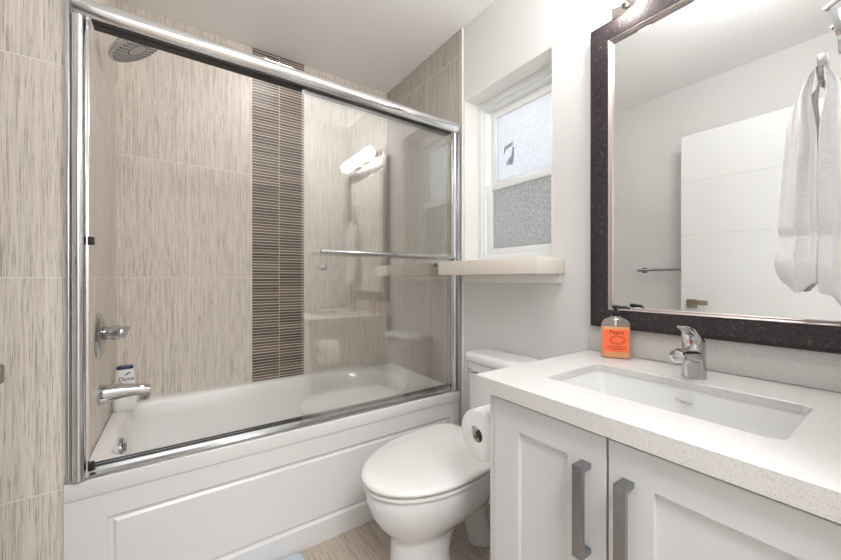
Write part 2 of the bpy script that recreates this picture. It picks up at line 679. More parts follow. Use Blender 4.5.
w = MB()
ringframe(w, X0 - 0.012, X0 + 0.075, WY0 + 0.003, WY1 - 0.003, WZ0 - 0.01, WZ1 - 0.003, 0.026, 0.045, 0.034)
ringframe(w, X0 + 0.004, X0 + 0.075, WY0 + 0.02, WY1 - 0.02, WZ0 + 0.02, WZ1 - 0.03, 0.020, 0.022, 0.022)
link('window_frame', w, 'vinyl', win)
MR = 1.575            # meeting rail
w = MB()
ringframe(w, X0 + 0.008, X0 + 0.034, WY0 + 0.048, WY1 - 0.048, WZ0 + 0.035, MR + 0.012, 0.042, 0.042, 0.034)
lo = link('sash', w, 'vinyl', win)
w = MB()
ringframe(w, X0 + 0.036, X0 + 0.062, WY0 + 0.048, WY1 - 0.048, MR - 0.005, WZ1 - 0.045, 0.046, 0.034, 0.048)
up = link('sash', w, 'vinyl', win)
link('pane', MB().box((X0 + 0.019, WY0 + 0.085, WZ0 + 0.07), (X0 + 0.023, WY1 - 0.085, MR - 0.015)), 'pane_lo', lo)
link('pane', MB().box((X0 + 0.047, WY0 + 0.09, MR + 0.02), (X0 + 0.051, WY1 - 0.09, WZ1 - 0.09)), 'pane_up', up)
w = MB()
xs = X0 + 0.0455
w.prism([(xs, -0.142, 1.780), (xs, -0.196, 1.792), (xs, -0.200, 1.775), (xs, -0.150, 1.764), (xs, -0.147, 1.742), (xs, -0.140, 1.742)], (0.001, 0, 0))
w.prism([(xs, -0.198, 1.768), (xs, -0.208, 1.762), (xs, -0.206, 1.700), (xs, -0.196, 1.672), (xs, -0.160, 1.684), (xs, -0.150, 1.668), (xs, -0.166, 1.706), (xs, -0.188, 1.722)], (0.001, 0, 0))
link('sticker_residue', w, 'sticker', up)

# shelf under the window
sh = thing('window_shelf', 'cream painted box shelf jutting out under the window', 'shelf', (1.44, -0.3, 1.097))
link('shelf_board', MB().box((1.350, -0.600, 1.097), (L - 0.0005, 0.003, 1.163), 0.002), 'shelfpaint', sh)
link('apron_board', MB().box((L - 0.018, -0.588, 1.060), (L - 0.0005, 0.003, 1.097), 0.002), 'trim', sh)

# ------------------------------------------------------------------ bathtub
NT_ = 112


def tub_ring(x0, x1, y0, y1, z, nl, nr):
    cx, cy, a, b = (x0 + x1) / 2, (y0 + y1) / 2, (x1 - x0) / 2, (y1 - y0) / 2
    out = []
    for j in range(NT_):
        t = 2 * PI * j / NT_
        c, s_ = math.cos(t), math.sin(t)
        # superellipse by parameter, exponents differ on the left and right half
        n = nr if c > 0 else nl
        r = (abs(c) ** n + abs(s_) ** n) ** (-1.0 / n)
        out.append((cx + a * r * c, cy + b * r * s_, z))
    return out


tub = thing('bathtub', 'white built-in alcove bathtub with panelled apron', 'bathtub', (0.76, 0.44, FZ))
TR = 0.470
w = MB()
w.loft([
    tub_ring(0.001, L - 0.0075, 0.043, D - 0.001, 0.40, 60, 60),
    tub_ring(0.001, L - 0.0075, 0.043, D - 0.001, TR - 0.006, 60, 60),
    tub_ring(0.006, L - 0.012, 0.049, D - 0.006, TR, 60, 60),
    tub_ring(0.040, 1.400, 0.122, 0.792, TR, 7, 3.0),
    tub_ring(0.048, 1.390, 0.130, 0.784, TR - 0.004, 7, 3.0),
    tub_ring(0.056, 1.380, 0.138, 0.776, TR - 0.016, 7, 3.0),
    tub_ring(0.066, 1.350, 0.150, 0.766, 0.36, 7, 2.8),
    tub_ring(0.085, 1.290, 0.165, 0.750, 0.22, 6, 2.6),
    tub_ring(0.110, 1.210, 0.190, 0.725, 0.125, 5, 2.5),
    tub_ring(0.150, 1.150, 0.225, 0.690, 0.085, 5, 2.5),
    tub_ring(0.220, 1.080, 0.290, 0.620, 0.072, 4, 2.5),
    tub_ring(0.480, 0.850, 0.430, 0.480, 0.068, 3, 2.5),
], (False, True))
link('tub_shell', w, 'acrylic', tub, 50)
w = MB()
AX0, AX1 = -0.027, L - 0.009
AY = 0.0285
# lip along the top of the apron
w.box((AX0, AY - 0.004, 0.414), (AX1, AY + 0.011, TR - 0.003), 0.004, 3)


def rect(x0, x1, z0, z1, y):
    return [(x0, y, z0), (x1, y, z0), (x1, y, z1), (x0, y, z1)]


PX0, PX1, PZ0, PZ1 = 0.070, L - 0.07, 0.055, 0.338
w.loft([rect(AX0, AX1, FZ, 0.4145, AY + 0.0112), rect(AX0, AX1, FZ, 0.4145, AY + 0.0015), rect(AX0 + 0.0015, AX1 - 0.0015, FZ + 0.001, 0.413, AY),
        rect(PX0, PX1, PZ0, PZ1, AY), rect(PX0 + 0.006, PX1 - 0.006, PZ0 + 0.006, PZ1 - 0.006, AY + 0.009),
        rect(PX0 + 0.014, PX1 - 0.014, PZ0 + 0.014, PZ1 - 0.014, AY + 0.009), rect(PX0 + 0.022, PX1 - 0.022, PZ0 + 0.022, PZ1 - 0.022, AY + 0.003)])
link('apron_panel', w, 'apron', tub, 25)
w = MB()
w.lathe((0.062, 0.42, 0.398), (1, 0.0, 0.06), [(0, 0.040), (0.008, 0.040), (0.012, 0.036), (0.012, 0.024), (0.007, 0.021)], 32)
ov = link('overflow_plate', w, 'chrome', tub)
link('overflow_lever', MB().box((0.072, 0.414, 0.388), (0.082, 0.426, 0.414), 0.003), 'chrome', ov)
link('drain_cover', MB().lathe((0.27, 0.45, 0.071), (0, 0, 1), [(0, 0.034), (0.005, 0.033), (0.007, 0.024), (0.010, 0.010)], 28), 'chrome', tub)

# ------------------------------------------------------------------ shower screen
scr = thing('shower_screen', 'chrome framed sliding glass screen along the front of the bathtub', 'shower screen', (0.75, 0.06, TR))


def rail_profile(x, dz):
    pts = []
    for i in range(15):
        a = PI / 2 + PI * i / 14 * 0.98
        pts.append((x, 0.022 + 0.026 * math.cos(a), 1.895 + dz + 0.027 * math.sin(a)))
    pts += [(x, 0.080, 1.868 + dz), (x, 0.086, 1.874 + dz), (x, 0.086, 1.914 + dz), (x, 0.080, 1.920 + dz)]
    return pts


RT = -0.006 / 1.5     # the rail hangs a touch low at the window end
w = MB()
w.loft([rail_profile(-0.005, 0.0), rail_profile(1.486, 1.5 * RT)])
link('top_rail', w, 'railchrome', scr, 30)
w = MB()
for y0, y1 in ((0.024, 0.036), (0.041, 0.075)):
    w.loft([[(x, y, z + dz) for y, z in ((y0, 1.864), (y1, 1.864), (y1, 1.8695), (y0, 1.8695))] for x, dz in ((0.035, 0.0), (1.455, 1.45 * RT))])
link('rail_channel', w, 'gap_shade', scr)  # channel strips under the rail, their shade put into the colour
w = MB()
w.box((-0.0225, 0.0265, TR + 0.0006), (-0.013, 0.0395, 1.935), 0.002)
w.loft([[(0.0055 + 0.0165 * math.cos(q), 0.034 + 0.020 * math.sin(q), z) for q in (2 * PI * j / 28 for j in range(28))] for z in (TR + 0.002, 1.8695)])
w.box((0.0005, 0.030, TR + 0.002), (0.006, 0.072, 1.866), 0.002)
w.box((-0.004, 0.034, TR + 0.002), (0.0285, 0.040, 1.866), 0.002)
link('side_jamb', w, 'satin', scr)
w = MB()
w.box((1.496, 0.018, TR + 0.002), (1.512, 0.078, 1.862), 0.003)
w.tube([(1.481, 0.028, TR + 0.002), (1.481, 0.028, 1.866)], 0.009, 20)
w.box((1.468, 0.034, TR + 0.002), (1.498, 0.042, 1.862), 0.002)
link('side_jamb', w, 'satin', scr)
w = MB()   # bottom track: stepped extrusion
prof = [(0.036, TR + 0.0004), (0.036, TR + 0.006), (0.046, TR + 0.012), (0.050, TR + 0.022), (0.055, TR + 0.022), (0.055, TR + 0.010),
        (0.073, TR + 0.010), (0.073, TR + 0.022), (0.078, TR + 0.022), (0.078, TR + 0.010), (0.096, TR + 0.010), (0.096, TR + 0.020), (0.101, TR + 0.020), (0.103, TR + 0.0004)]
w.loft([[(x, y, z) for y, z in prof] for x in (0.012, 1.496)])
link('bottom_track', w, 'track', scr, 20)
for px_, z_ in ((0.030, 1.195), (0.030, 0.505)):
    link('bumper', MB().box((px_ - 0.004, 0.026, z_ - 0.012), (px_ + 0.010, 0.046, z_ + 0.012), 0.002), 'black', scr)
link('bumper', MB().box((1.452, 0.012, 1.180), (1.470, 0.030, 1.200), 0.002), 'black', scr)
GX0, GX1 = 0.668, 1.455
w = MB().box((GX0, 0.0335, TR + 0.016), (GX1, 0.0395, 1.868), 0.0006, 1)
g1 = link('glass_door', w, 'glass', scr)
g2 = link('glass_door', MB().box((0.688, 0.0605, TR + 0.016), (1.470, 0.0665, 1.868), 0.0006, 1), 'glass', scr)
w = MB()
bz = 1.190
w.tube([(0.735, -0.018, bz), (1.432, -0.018, bz)], 0.0095, 18)
w.tube([(0.765, 0.034, bz), (0.765, -0.018, bz)], 0.007, 14)
w.tube([(1.405, 0.034, bz), (1.405, -0.018, bz)], 0.007, 14)
w.sphere((0.735, -0.018, bz), 0.0105, (0.8, 1, 1), 16)
w.sphere((1.432, -0.018, bz), 0.0105, (0.8, 1, 1), 16)
link('towel_bar', w, 'chrome', g1)
link('finger_pull', MB().lathe((0.755, 0.0335, 1.128), (0, -1, 0), [(0, 0.014), (0.012, 0.014), (0.016, 0.011), (0.017, 0.004)], 24), 'chrome', g1)
w = MB()
w.lathe((1.38, 0.0665, 1.15), (0, 1, 0), [(0, 0.012), (0.01, 0.012), (0.013, 0.008)], 20)
link('finger_pull', w, 'chrome', g2)

# ------------------------------------------------------------------ shower fittings
sh = thing('overhead_shower', 'round chrome shower head with grey spray face above the tub', 'shower head', (0.0, 0.38, 2.08))
w = MB()
w.lathe((0.0, 0.38, 2.08), (1, 0, 0), [(0, 0.030), (0.006, 0.028), (0.010, 0.012)], 24)
w.tube([(0, 0.38, 2.08), (0.03, 0.38, 2.083), (0.055, 0.382, 2.080), (0.074, 0.388, 2.062), (0.086, 0.393, 2.034)], 0.0095, 14)
link('shower_arm', w, 'chrome', sh)
hax = Vector((0.58, 0.08, -0.81)).normalized()
hc = Vector((0.114, 0.38, 2.000))
w = MB().lathe(hc - hax * 0.060, hax, [(0, 0.013), (0.014, 0.016), (0.022, 0.026), (0.034, 0.068), (0.044, 0.092), (0.056, 0.101), (0.064, 0.100), (0.064, 0.095)], 40)
hd = link('head_shell', w, 'chrome', sh)
w = MB().lathe(hc + hax * 0.002, hax, [(0, 0.096), (0.0035, 0.094), (0.0045, 0.078), (0.0045, 0.036), (0.0055, 0.032), (0.0055, 0.001)], 40)
fc = link('spray_face', w, 'spray', sh)
u = Vector((0, 0, 1)).cross(hax).normalized()
v = hax.cross(u)
w = MB()
for ring, (rad, cnt) in enumerate(((0.035, 26), (0.046, 16), (0.057, 20), (0.068, 24), (0.078, 28), (0.087, 32))):
    for k in range(cnt):
        a = 2 * PI * (k + 0.5 * (ring % 2)) / cnt
        c = hc + hax * 0.0055 + (u * math.cos(a) + v * math.sin(a)) * rad
        w.lathe(c, hax, [(0, 0.0036), (0.002, 0.003)], 8)
link('nozzles', w, 'nozzle', fc)

vl = thing('shower_valve', 'chrome shower valve with round plate and lever on tiled wall', 'shower valve', (0.0, 0.4, 0.865))
w = MB().lathe((0.0, 0.385, 0.862), (1, 0, 0), [(0, 0.089), (0.004, 0.0895), (0.008, 0.086), (0.015, 0.072), (0.020, 0.050), (0.024, 0.030), (0.026, 0.024)], 48)
link('escutcheon', w, 'chrome', vl)
w = MB().lathe((0.012, 0.385, 0.868), (1, 0, 0), [(0, 0.026), (0.026, 0.025), (0.028, 0.029), (0.050, 0.029), (0.053, 0.024), (0.062, 0.024), (0.072, 0.018), (0.076, 0.004)], 32)
link('handle_hub', w, 'chrome', vl)
w = MB().tube([(0.060, 0.385, 0.868), (0.075, 0.378, 0.872), (0.084, 0.370, 0.880), (0.090, 0.366, 0.888)], [0.020, 0.016, 0.010, 0.006], 18)
link('lever', w, 'chrome', vl)

sp = thing('tub_spout', 'chrome tub spout on tiled wall below the shower valve', 'spout', (0.0, 0.4, 0.625))
secs = []
for x, zc, hz, hy in ((0.0, 0.628, 0.036, 0.036), (0.010, 0.628, 0.036, 0.036), (0.030, 0.630, 0.032, 0.033), (0.070, 0.633, 0.026, 0.029), (0.115, 0.630, 0.021, 0.026), (0.148, 0.622, 0.024, 0.025), (0.158, 0.618, 0.022, 0.023)):
    secs.append([(x, 0.4 + p, zc + q) for p, q in rrect(0, 0, hy, hz, min(hy, hz) * 0.8, 5)])
w = MB().loft(secs)
w.lathe((0.140, 0.4, 0.612), (0, 0, -1), [(0, 0.018), (0.024, 0.017)], 20)
link('spout_body', w, 'chrome', sp)
link('spout_cuff', MB().lathe((0.0, 0.4, 0.628), (1, 0, 0), [(0, 0.040), (0.006, 0.040), (0.009, 0.036)], 32), 'chrome', sp)

# shampoo bottle on the tub corner
bx, by, bz0 = 0.0495, 0.69, TR
bo = thing('shampoo_bottle', 'white toiletry bottle with navy cap standing on tub rim behind the spout', 'bottle', (bx, by, bz0))
secs = []
xd = Vector((0.99, 0.10, 0)).normalized()      # faces the room
nd = Vector((0.10, -0.99, 0)).normalized()


def bpos(p, q, z):
    vv = Vector((bx, by, 0)) + xd * p * 1.25 + nd * q * 1.15
    return (vv.x, vv.y, z)


for z, hx, hy in ((0.0, 0.027, 0.016), (0.004, 0.0335, 0.019), (0.05, 0.0345, 0.020), (0.10, 0.0320, 0.0195), (0.15, 0.0285, 0.0180), (0.192, 0.0245, 0.0165)):
    secs.append([bpos(p, q, bz0 + z) for p, q in rrect(0, 0, hx, hy, hy * 0.95, 6)])
link('bottle_body', MB().loft(secs), 'white_plastic', bo)
secs = []
for z, hx, hy in ((0.1915, 0.0247, 0.0167), (0.200, 0.0240, 0.0162), (0.205, 0.0225, 0.0145), (0.206, 0.017, 0.010)):
    secs.append([bpos(p, q, bz0 + z) for p, q in rrect(0, 0, hx, hy, hy * 0.95, 6)])
link('cap', MB().loft(secs), 'navy', bo)
text('lettering', 'Dove', 0.026, bpos(0.003, 0.0208, bz0 + 0.148), xd, (0, 0, 1), 'ink', bo, shear=0.15)
w = MB()
w.prism([bpos(-0.004, 0.0196, bz0 + 0.164), bpos(0.006, 0.0193, bz0 + 0.167), bpos(0.016, 0.0190, bz0 + 0.178), bpos(0.009, 0.0190, bz0 + 0.177), bpos(0.003, 0.0193, bz0 + 0.171)], nd * 0.001)
link('bird_emblem', w, 'ink', bo)
w = MB()
p0 = [bpos(-0.023, 0.0202, bz0 + 0.126), bpos(-0.008, 0.0202, bz0 + 0.127), bpos(-0.008, 0.0202, bz0 + 0.134), bpos(-0.023, 0.0202, bz0 + 0.133)]
w.prism(p0, nd * 0.0008)
link('red_mark', w, 'red', bo)

# ------------------------------------------------------------------ toilet
TY = -0.328
to = thing('toilet', 'white two-piece toilet with closed lid beside the vanity', 'toilet', (1.15, TY, FZ))


def oval(xf, xb, hy, z, n=56, back=0.42, yc=TY, skew=0.09):
    """toilet plan: pointed-round front towards -X, flatter back"""
    out = []
    xm = xf + (xb - xf) * 0.56
    for j in range(n):
        t = 2 * PI * j / n
        c, s_ = math.cos(t), math.sin(t)
        if c < 0:
            x = xm + (xm - xf) * c
            y = hy * s_
        else:
            e = back
            x = xm + (xb - xm) * (abs(c) ** e)
            y = hy * (1 if s_ >= 0 else -1) * (abs(s_) ** (e * 1.15))
        out.append((x, yc + y + skew * (x - 1.10), z))
    return out


w = MB().loft([
    oval(0.868, 1.13, 0.112, FZ, back=0.8), oval(0.866, 1.13, 0.113, FZ + 0.012, back=0.8), oval(0.872, 1.12, 0.106, FZ + 0.03, back=0.8), oval(0.876, 1.12, 0.102, 0.08, back=0.8),
    oval(0.876, 1.14, 0.103, 0.145, back=0.7), oval(0.872, 1.17, 0.108, 0.165, back=0.6), oval(0.850, 1.22, 0.130, 0.190), oval(0.820, 1.28, 0.160, 0.225), oval(0.797, 1.31, 0.180, 0.265),
    oval(0.782, 1.33, 0.192, 0.310), oval(0.777, 1.34, 0.196, 0.345), oval(0.781, 1.338, 0.193, 0.357), oval(0.795, 1.325, 0.18, 0.360)])
link('bowl', w, 'china', to, 60)
# trapway and tank platform
w = MB()
w.tube([(1.04, TY, 0.18), (1.12, TY, 0.215), (1.20, TY, 0.215), (1.26, TY, 0.17), (1.28, TY, 0.10), (1.30, TY, 0.03), (1.32, TY, FZ + 0.001)], [0.075, 0.08, 0.076, 0.066, 0.055, 0.052, 0.058], 24)
w.loft([[(x, TY + y, z) for x, y in rrect(1.415, 0, 0.090, hy, 0.03, 5)] for z, hy in ((0.26, 0.11), (0.30, 0.15), (0.345, 0.165), (0.356, 0.165))])
link('trapway', w, 'china', to)
w = MB().loft([oval(0.80, 1.31, 0.18, 0.3605), oval(0.778, 1.325, 0.198, 0.3635), oval(0.768, 1.327, 0.205, 0.367), oval(0.768, 1.327, 0.205, 0.373), oval(0.773, 1.325, 0.201, 0.376), oval(0.80, 1.31, 0.18, 0.3765)])
link('seat', w, 'seat', to, 50)
w = MB().loft([oval(0.81, 1.30, 0.17, 0.377), oval(0.80, 1.31, 0.18, 0.382), oval(0.772, 1.322, 0.202, 0.3825), oval(0.764, 1.328, 0.208, 0.386), oval(0.763, 1.328, 0.209, 0.394), oval(0.768, 1.324, 0.205, 0.400),
               oval(0.785, 1.305, 0.190, 0.4040), oval(0.86, 1.24, 0.13, 0.4065), oval(1.00, 1.12, 0.05, 0.4075)])
link('lid', w, 'seat', to, 60)
for sy in (-1, 1):
    link('hinge', MB().box((1.318, TY + 0.02 + sy * 0.075 - 0.018, 0.358), (1.344, TY + 0.02 + sy * 0.075 + 0.018, 0.412), 0.008, 3), 'seat', to)


def tank_ring(x0, x1, hy, z, r=0.06):
    out = []
    for x, y in rrect((x0 + x1) / 2, 0, (x1 - x0) / 2, hy, r, 8):
        bow = 0.020 * (1 - (y / hy) ** 2) if x < (x0 + x1) / 2 else 0
        out.append((x - bow, TY - 0.02 + y, z))
    return out


w = MB().loft([tank_ring(1.375, 1.515, 0.150, 0.357), tank_ring(1.368, 1.517, 0.160, 0.40), tank_ring(1.364, 1.518, 0.168, 0.55), tank_ring(1.360, 1.518, 0.174, 0.700)])
link('tank', w, 'china', to, 50)
w = MB().loft([tank_ring(1.354, 1.518, 0.180, 0.7005, 0.06), tank_ring(1.350, 1.519, 0.184, 0.706, 0.06), tank_ring(1.350, 1.519, 0.184, 0.728, 0.06), tank_ring(1.356, 1.515, 0.178, 0.738, 0.06), tank_ring(1.380, 1.50, 0.150, 0.741, 0.05)])
link('tank_lid', w, 'china', to, 60)
w = MB()
w.lathe((1.356, TY + 0.09, 0.660), (-1, 0, 0), [(0, 0.011), (0.010, 0.011), (0.013, 0.008)], 18)
w.box((1.336, TY + 0.030, 0.653), (1.344, TY + 0.098, 0.667), 0.003)
link('flush_lever', w, 'chrome', to)
for sy in (-1, 1):
    link('bolt_cap', MB().sphere((1.08, TY + sy * 0.108, FZ + 0.012), 0.014, (1, 1, 1), 14), 'china', to)

# ------------------------------------------------------------------ vanity
VX = 0.948          # door face plane
VY0, VY1 = -1.440, -0.743
CT0, CT1 = 0.775, 0.816
va = thing('vanity_cabinet', 'white shaker two-door vanity cabinet under the speckled countertop', 'cabinet', (1.22, -1.09, FZ))
w = MB()
w.box((VX + 0.022, VY0, 0.065), (L - 0.012, VY0 + 0.018, CT0 - 0.0005))
w.box((VX + 0.004, VY1 - 0.018, FZ), (L - 0.015, VY1, CT0 - 0.0005), 0.0015)
w.box((VX + 0.022, VY0 + 0.018, 0.065), (L - 0.012, VY1 - 0.018, 0.083))
w.box((L - 0.02, VY0 + 0.018, 0.083), (L - 0.012, VY1 - 0.018, CT0 - 0.0005))
w.box((VX + 0.022, VY0 + 0.018, CT0 - 0.03), (VX + 0.042, VY1 - 0.018, CT0 - 0.0005))
link('carcass', w, 'cabinet', va)
link('toe_kick', MB().box((VX + 0.07, VY0, FZ), (VX + 0.085, VY1 - 0.018, 0.065)), 'cabinet', va)
DZ0, DZ1 = 0.075, 0.764


def pull(y0, y1, z0, z1, par):
    """square D-shaped bar pull"""
    mb = MB()
    x0, x1 = VX - 0.036, VX + 0.001
    d_ = 0.011
    out_ = [(x1, z0), (x0, z0), (x0, z1), (x1, z1)]
    in_ = [(x1, z0 + d_), (x0 + d_, z0 + d_), (x0 + d_, z1 - d_), (x1, z1 - d_)]
    mb.loft([[(a, y0, b), (a, y1, b), (c, y1, e), (c, y0, e)] for (a, b), (c, e) in zip(out_, in_)])
    return link('handle', mb, 'nickel', par)


for y0, y1, hy in ((-1.0595, -0.763, (-1.030, -1.009)), (-1.420, -1.0645, (-1.112, -1.091))):
    mb = MB()
    mb.loft([[(x, y, z) for y, z in ((a, c), (b, c), (b, d), (a, d))] for x, a, b, c, d in (
        (VX + 0.020, y0, y1, DZ0, DZ1), (VX + 0.0012, y0, y1, DZ0, DZ1), (VX, y0 + 0.0012, y1 - 0.0012, DZ0 + 0.0012, DZ1 - 0.0012),
        (VX, y0 + 0.082, y1 - 0.080, DZ0 + 0.068, DZ1 - 0.066), (VX + 0.0095, y0 + 0.083, y1 - 0.081, DZ0 + 0.069, DZ1 - 0.067))])
    d = link('door', mb, 'cabinet', va, 20)
    pull(hy[0], hy[1], 0.515, 0.701, d)

# countertop with a cut-out for the basin
ct = thing('countertop', 'pale speckled stone vanity top with rectangular sink cut-out', 'countertop', (1.22, -1.07, CT0))
CX0, CX1, CY0, CY1 = 0.928, 1.504, -1.47, -0.712
SX0, SX1, SY0, SY1 = 1.058, 1.328, -1.290, -0.840
outer, inner = [], []
n = 10
scx, scy = (SX0 + SX1) / 2, (SY0 + SY1) / 2
inner2 = rrect(scx, scy, (SX1 - SX0) / 2, (SY1 - SY0) / 2, 0.022, n)
ccx, ccy = (CX0 + CX1) / 2, (CY0 + CY1) / 2
outer2 = rrect(ccx, ccy, (CX1 - CX0) / 2, (CY1 - CY0) / 2, 0.003, n)
w = MB()
ring = lambda pts, z: [(x, y, z) for x, y in pts]
inner4 = rrect(scx, scy, (SX1 - SX0) / 2 + 0.060, (SY1 - SY0) / 2 + 0.050, 0.03, n)
inner3 = rrect(scx, scy, (SX1 - SX0) / 2 + 0.002, (SY1 - SY0) / 2 + 0.002, 0.024, n)
out3 = rrect(ccx, ccy, (CX1 - CX0) / 2 - 0.002, (CY1 - CY0) / 2 - 0.002, 0.003, n)
w.loft([ring(inner2, CT1 - 0.021), ring(inner4, CT1 - 0.021), ring(inner4, CT0), ring(outer2, CT0), ring(outer2, CT1 - 0.002), ring(out3, CT1), ring(inner3, CT1), ring(inner2, CT1 - 0.002), ring(inner2, CT1 - 0.021)], (False, False))
bmesh.ops.remove_doubles(w.bm, verts=w.bm.verts[:], dist=1e-5)
link('counter_slab', w, 'quartz', ct, 30)
tag(link('backsplash', MB().box((1.5045, CY0, CT1 + 0.0002), (L - 0.0005, CY1, 0.906), 0.0015), 'quartz'), 'low pale stone backsplash strip standing along the wall under the mirror', 'backsplash')

# undermount basin
sk = thing('sink_basin', 'white rectangular undermount sink basin below the countertop cut-out', 'sink', (scx, scy, 0.66))
w = MB()
rr = lambda g, z, r: ring(rrect(scx, scy, (SX1 - SX0) / 2 + g, (SY1 - SY0) / 2 + g, r, n), z)
w.loft([rr(0.018, 0.7945, 0.030), rr(0.002, 0.7945, 0.024), rr(0.000, 0.786, 0.024), rr(-0.006, 0.745, 0.028), rr(-0.018, 0.694, 0.032), rr(-0.036, 0.672, 0.035), rr(-0.070, 0.664, 0.03), rr(-0.118, 0.660, 0.012),
        rr(-0.118, 0.650, 0.012), rr(-0.03, 0.655, 0.035), rr(0.0, 0.69, 0.03), rr(0.018, 0.78, 0.03), rr(0.018, 0.7945, 0.03)], (False, False))
w.bm.faces.new([w.bm.verts.new(p) for p in rr(-0.118, 0.660, 0.012)])
bmesh.ops.remove_doubles(w.bm, verts=w.bm.verts[:], dist=1e-5)
link('basin', w, 'china', sk, 60)
link('drain', MB().lathe((scx + 0.02, scy, 0.6602), (0, 0, 1), [(0, 0.030), (0.003, 0.029), (0.0035, 0.020), (0.006, 0.017), (0.0075, 0.008)], 28), 'chrome', sk)
text('lettering', 'Toto', 0.012, (SX1 - 0.0060, -1.065, 0.762), (0, -1, 0.0), (0.22, 0, 1), 'grey_ink', sk, 0.0003, 0, 1.6)

# faucet
fa = thing('faucet', 'chrome single-lever faucet on the countertop behind the sink', 'faucet', (1.388, -1.068, CT1))
fx, fy = 1.388, -1.068
secs = []
for z, hx, hy, dx in ((CT1, 0.0285, 0.0270, 0.0), (0.822, 0.0280, 0.0265, 0.0), (0.840, 0.0265, 0.0255, -0.001), (0.862, 0.026, 0.0250, -0.003), (0.880, 0.0265, 0.0250, -0.004), (0.898, 0.0255, 0.0245, -0.003)):
    secs.append([(fx + dx + p, fy + q, z) for p, q in rrect(0, 0, hx, hy, hy * 0.85, 6)])
w = MB().loft(secs)
secs = []
for x, zc, hz, hy in ((1.386, 0.872, 0.022, 0.0235), (1.358, 0.876, 0.019, 0.0215), (1.330, 0.883, 0.0150, 0.0180), (1.300, 0.887, 0.0135, 0.0150), (1.286, 0.888, 0.012, 0.0135)):
    secs.append([(x, fy + p, zc + q) for p, q in rrect(0, 0, hy, hz, hz * 0.9, 5)])
w.loft(secs)
link('faucet_body', w, 'chrome', fa, 50)
w = MB().lathe((1.292, fy, 0.887), (-1, 0, -0.08), [(0, 0.0150), (0.004, 0.0165), (0.022, 0.0165), (0.024, 0.014), (0.025, 0.003)], 24)
link('aerator', w, 'chrome', fa)
secs = []
for t, zc, hx, hy in ((0.0, 0.897, 0.0262, 0.0252), (0.0, 0.901, 0.0265, 0.0255)):
    secs.append([(fx - 0.003 + p, fy + q, zc) for p, q in rrect(0, 0, hx, hy, hy * 0.85, 6)])
# dome lever leaning forward to a flat tip
dome = [(0.000, 0.006, 0.0262, 0.0250), (-0.003, 0.016, 0.0255, 0.0240), (-0.010, 0.026, 0.026, 0.0215), (-0.020, 0.035, 0.024, 0.0185), (-0.033, 0.043, 0.021, 0.0150)]
for dx, dz, hx, hy in dome:
    tilt = dz * 6.0
    secs.append([(fx - 0.003 + dx + p, fy + q, 0.900 + dz - p * min(0.9, dz * 14)) for p, q in rrect(0, 0, hx, hy, hy * 0.85, 6)])
w = MB().loft(secs)
w.loft([[(x, fy + p, z + q) for p, q in rrect(0, 0, hy, hz, hz * 0.9, 4)] for x, z, hy, hz in ((1.375, 0.926, 0.016, 0.010), (1.345, 0.943, 0.0145, 0.0075), (1.318, 0.953, 0.0125, 0.0045), (1.300, 0.957, 0.0100, 0.0030), (1.296, 0.957, 0.0080, 0.002))])
le = link('lever', w, 'chrome', fa, 50)
link('hot_mark', MB().lathe((1.3580, fy - 0.003, 0.912), (-1, 0, 0.1), [(0, 0.0038), (0.0022, 0.0038)], 16), 'red', le)

# soap bottle
sx, sy = 1.446, -0.835
so = thing('soap_bottle', 'flat clear pump bottle of orange hand soap against the backsplash', 'bottle', (sx, sy, CT1))
sxd = Vector((0.566, -0.824, 0)).normalized()
snd = Vector((-0.824, -0.566, 0)).normalized()


def spos(p, q, z):
    vv = Vector((sx, sy, 0)) + sxd * p * 1.18 + snd * q
    return (vv.x, vv.y, CT1 + z * 1.07)


def ssec(z, hx, hy, r=0.9):
    return [spos(p, q, z) for p, q in rrect(0, 0, hx, hy, hy * r, 6)]


w = MB().loft([ssec(0, 0.034, 0.014), ssec(0.003, 0.037, 0.017), ssec(0.10, 0.0365, 0.017), ssec(0.112, 0.034, 0.0165), ssec(0.121, 0.027, 0.015), ssec(0.126, 0.014, 0.012, 0.98), ssec(0.134, 0.0115, 0.0115, 0.99)])
link('bottle_body', w, 'bottleglass', so, 50)
w = MB().loft([ssec(0.002, 0.033, 0.013), ssec(0.005, 0.0355, 0.0155), ssec(0.096, 0.0350, 0.0155), ssec(0.0965, 0.034, 0.0145)])
link('liquid', w, 'liquid', so)
w = MB().prism([spos(p, 0.0174, z) for p, z in ((-0.0345, 0.022), (0.0290, 0.022), (0.0290, 0.0895), (-0.0345, 0.0895))], snd * 0.0006)
lab = link('label', w, 'label', so)
text('lettering', 'Pears', 0.020, spos(0.000, 0.0186, 0.0815), sxd, (0, 0, 1), 'brown_ink', lab, 0.0003)
w = MB()


def ringoval(rx, rz, wd, cz):
    n_ = 36
    for j in range(n_):
        a, b_ = 2 * PI * j / n_, 2 * PI * (j + 1) / n_
        q = [(rx * math.cos(a), rz * math.sin(a)), (rx * math.cos(b_), rz * math.sin(b_)), ((rx - wd) * math.cos(b_), (rz - wd) * math.sin(b_)), ((rx - wd) * math.cos(a), (rz - wd) * math.sin(a))]
        w.prism([spos(0.002 + p, 0.0182, cz + z) for p, z in q], snd * 0.0004)


